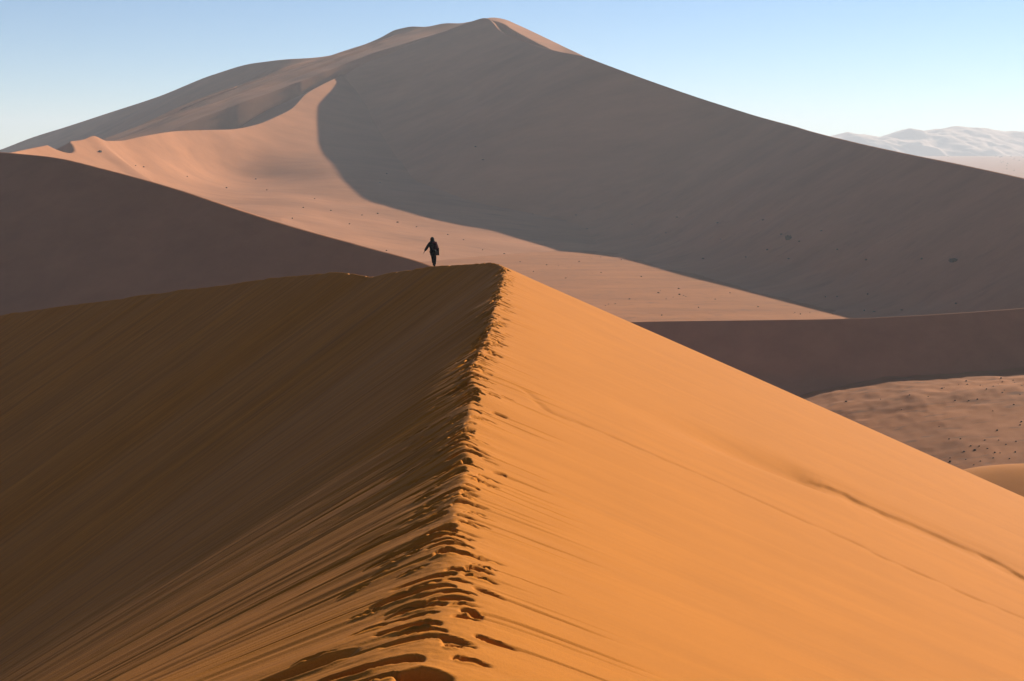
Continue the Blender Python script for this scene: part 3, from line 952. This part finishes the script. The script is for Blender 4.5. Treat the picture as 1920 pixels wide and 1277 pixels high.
def hand(wrist_i, w, d, sp, pts, ed, curl):
    """palm along d, fingers spread along sp."""
    w, d, sp = Vector(w), Vector(d).normalized(), Vector(sp).normalized()
    nrm = d.cross(sp)
    palm = chain([(*(w+d*.045), (.036, .02)), (*(w+d*.085), (.038, .018))], wrist_i, pts, ed)
    for k, (ln, rr) in enumerate(((.068, .0085), (.078, .009), (.073, .0085), (.056, .0075))):
        b = w+d*.09+sp*(k-1.5)*.021
        c = curl*(1+.12*k)
        chain([(*b, rr), (*(b+(d*math.cos(c*.5)+nrm*math.sin(c*.5))*ln*.45), rr*.95), (*(b+(d*math.cos(c*.5)+nrm*math.sin(c*.5))*ln*.45+(d*math.cos(c*1.3)+nrm*math.sin(c*1.3))*ln*.55), rr*.8)], palm, pts, ed)
    b = w+d*.035-sp*.038
    chain([(*b, .011), (*(b+(d*.7-sp*.6+nrm*.3).normalized()*.035), .0105), (*(b+(d*.7-sp*.6+nrm*.3).normalized()*.035+(d*.9-sp*.1+nrm*.35).normalized()*.03), .009)], palm-1, pts, ed)


la = chain([(-.235, .015, 1.415, .068), (-.345, .03, 1.24, .055), (-.41, .05, 1.13, .05), (-.485, .085, 1.01, .042), (-.545, .11, .915, .03)], chest, pts, ed)
hand(la, (-.545, .11, .915), (-.5, .2, -.84), (.1, .97, .15), pts, ed, .35)
ra = chain([(.075, .01, 1.415, .068), (.15, -.01, 1.28, .055), (.19, -.02, 1.17, .05), (.20, .08, 1.14, .042), (.205, .17, 1.12, .03)], chest, pts, ed)
hand(ra, (.205, .17, 1.12), (.0, .9, -.3), (.97, 0, .1), pts, ed, 1.25)
for hip, knee, ank, heel, toe in (((.035, 0, .88, .095), (.055, .05, .50, .066), (.03, -.01, .11, .044), (.03, -.04, .05, .04), (.04, .17, .035, .038)),
                                  ((-.125, .0, .88, .095), (-.055, .16, .53, .066), (-.015, .20, .16, .044), (-.015, .16, .10, .04), (-.02, .37, .06, .036))):
    mid = tuple((a+b)/2 for a, b in zip(hip, knee)); cal = tuple(.62*a+.38*b for a, b in zip(knee, ank))
    k = chain([hip, (*mid[:3], .085), knee, (*cal[:3], .062), ank], 0, pts, ed)
    chain([toe], k, pts, ed)
skin('body', pts, ed, M_SKIN, person)
# coat: knee-length, with hood and sleeves
pts = [(-.065, 0, 1.10, (.235, .2))]; ed = []
chain([(-.06, 0, .92, (.235, .21)), (-.05, 0, .76, (.215, .2)), (-.045, .01, .60, (.19, .18))], 0, pts, ed)
c2 = chain([(-.075, .01, 1.28, (.25, .2)), (-.085, .015, 1.42, (.215, .16))], 0, pts, ed)
chain([(-.09, .02, 1.515, .125), (-.092, .02, 1.615, .138), (-.092, .01, 1.70, .115), (-.092, 0, 1.765, .055)], c2, pts, ed)
chain([(-.25, .015, 1.40, .11), (-.345, .03, 1.24, .098), (-.41, .05, 1.13, .09), (-.485, .085, 1.01, .08), (-.535, .105, .925, .065)], c2, pts, ed)
chain([(.09, .01, 1.40, .11), (.15, -.01, 1.28, .095), (.195, -.02, 1.17, .085), (.203, .08, 1.14, .075), (.205, .15, 1.125, .06)], c2, pts, ed)
skin('coat', pts, ed, M_COAT, person)
pts = [(-.05, 0, .93, .13)]; ed = []
for hip, knee, ank in (((.03, 0, .84, .125), (.055, .05, .50, .108), (.03, -.01, .10, .085)), ((-.115, .02, .84, .125), (-.055, .16, .53, .108), (-.015, .20, .15, .085))):
    mid = tuple((a+b)/2 for a, b in zip(hip, knee))
    chain([hip, (*mid[:3], .095), knee, ank], 0, pts, ed)
skin('trousers', pts, ed, M_TROUS, person)
for (hx, hy, hz), (tx, ty, tz) in (((.03, -.02, .055), (.04, .19, .045)), ((-.015, .17, .11), (-.02, .39, .07))):
    skin('boot', [(hx, hy, hz+.09, .058), (hx, hy, hz, .056), ((hx+tx)/2, (hy+ty)/2, (hz+tz)/2-.005, .05), (tx, ty, tz-.01, .042)], [(0, 1), (1, 2), (2, 3)], M_BOOT, person)


def soft_box(name, size, mat, parent, loc, taper=1.0, bev=.04, rot=(0, 0, 0)):
    bm = bmesh.new(); bmesh.ops.create_cube(bm, size=1.0)
    for v in bm.verts:
        f = taper if v.co.z > 0 else 1.0
        v.co = Vector((v.co.x*size[0]*f, v.co.y*size[1]*f, v.co.z*size[2]))
    bmesh.ops.bevel(bm, geom=bm.edges[:], offset=min(bev, .45*min(size)), segments=3, affect='EDGES', profile=.6)
    for f in bm.faces: f.smooth = True
    me = bpy.data.meshes.new(name); bm.to_mesh(me); bm.free(); me.materials.append(mat)
    o = bpy.data.objects.new(name, me); COL.objects.link(o); o.location = loc; o.rotation_euler = rot; o.parent = parent
    return o


def tube(name, path, r, mat, parent):
    pts_ = [(*p, r) for p in path]
    return skin(name, pts_, [(k, k+1) for k in range(len(path)-1)], mat, parent, 1)


def at_person(name):
    e = bpy.data.objects.new(name, None); COL.objects.link(e)
    e.location = person.location; e.rotation_euler = person.rotation_euler
    return e


bp = at_person('backpack')
tag(bp, "dark red backpack worn on the walker's back", 'backpack')
soft_box('main_compartment', (.32, .17, .44), M_MAROON, bp, (.0, -.235, 1.24), .84, .07, (R(-4), R(-6), 0))
soft_box('front_pocket', (.22, .07, .22), M_MAROON, bp, (-.01, -.33, 1.15), .9, .03, (R(-4), R(-6), 0))
soft_box('side_panel', (.09, .15, .34), M_RED, bp, (.155, -.225, 1.24), .85, .035, (R(-4), R(-8), 0))
soft_box('lid', (.27, .18, .08), M_RED, bp, (.03, -.235, 1.455), .8, .03, (R(-4), R(-6), 0))
for sx, r_ in ((-.2, 'l'), (.05, 'r')):
    tube('strap', [(sx, -.16, 1.40), (sx-.005, -.08, 1.50), (sx, .05, 1.525), (sx, .155, 1.42), (sx, .175, 1.25), (sx, .10, 1.09), (sx, -.13, 1.07)], .017, M_BAG, bp)
hb = at_person('tote_bag')
tag(hb, "black tote bag hanging from the walker's right arm", 'bag')
soft_box('bag_body', (.25, .15, .46), M_BAG, hb, (.195, .05, .90), .8, .035, (0, R(3), 0))
soft_box('side_pocket', (.10, .05, .18), M_GREY, hb, (.185, -.035, .83), .9, .02, (0, R(3), 0))
for yy in (.02, .10):
    tube('handle', [(.16, yy, 1.05), (.165, yy, 1.14), (.195, yy, 1.205), (.235, yy, 1.205), (.26, yy, 1.14), (.265, yy, 1.05)], .011, M_BAG, hb)
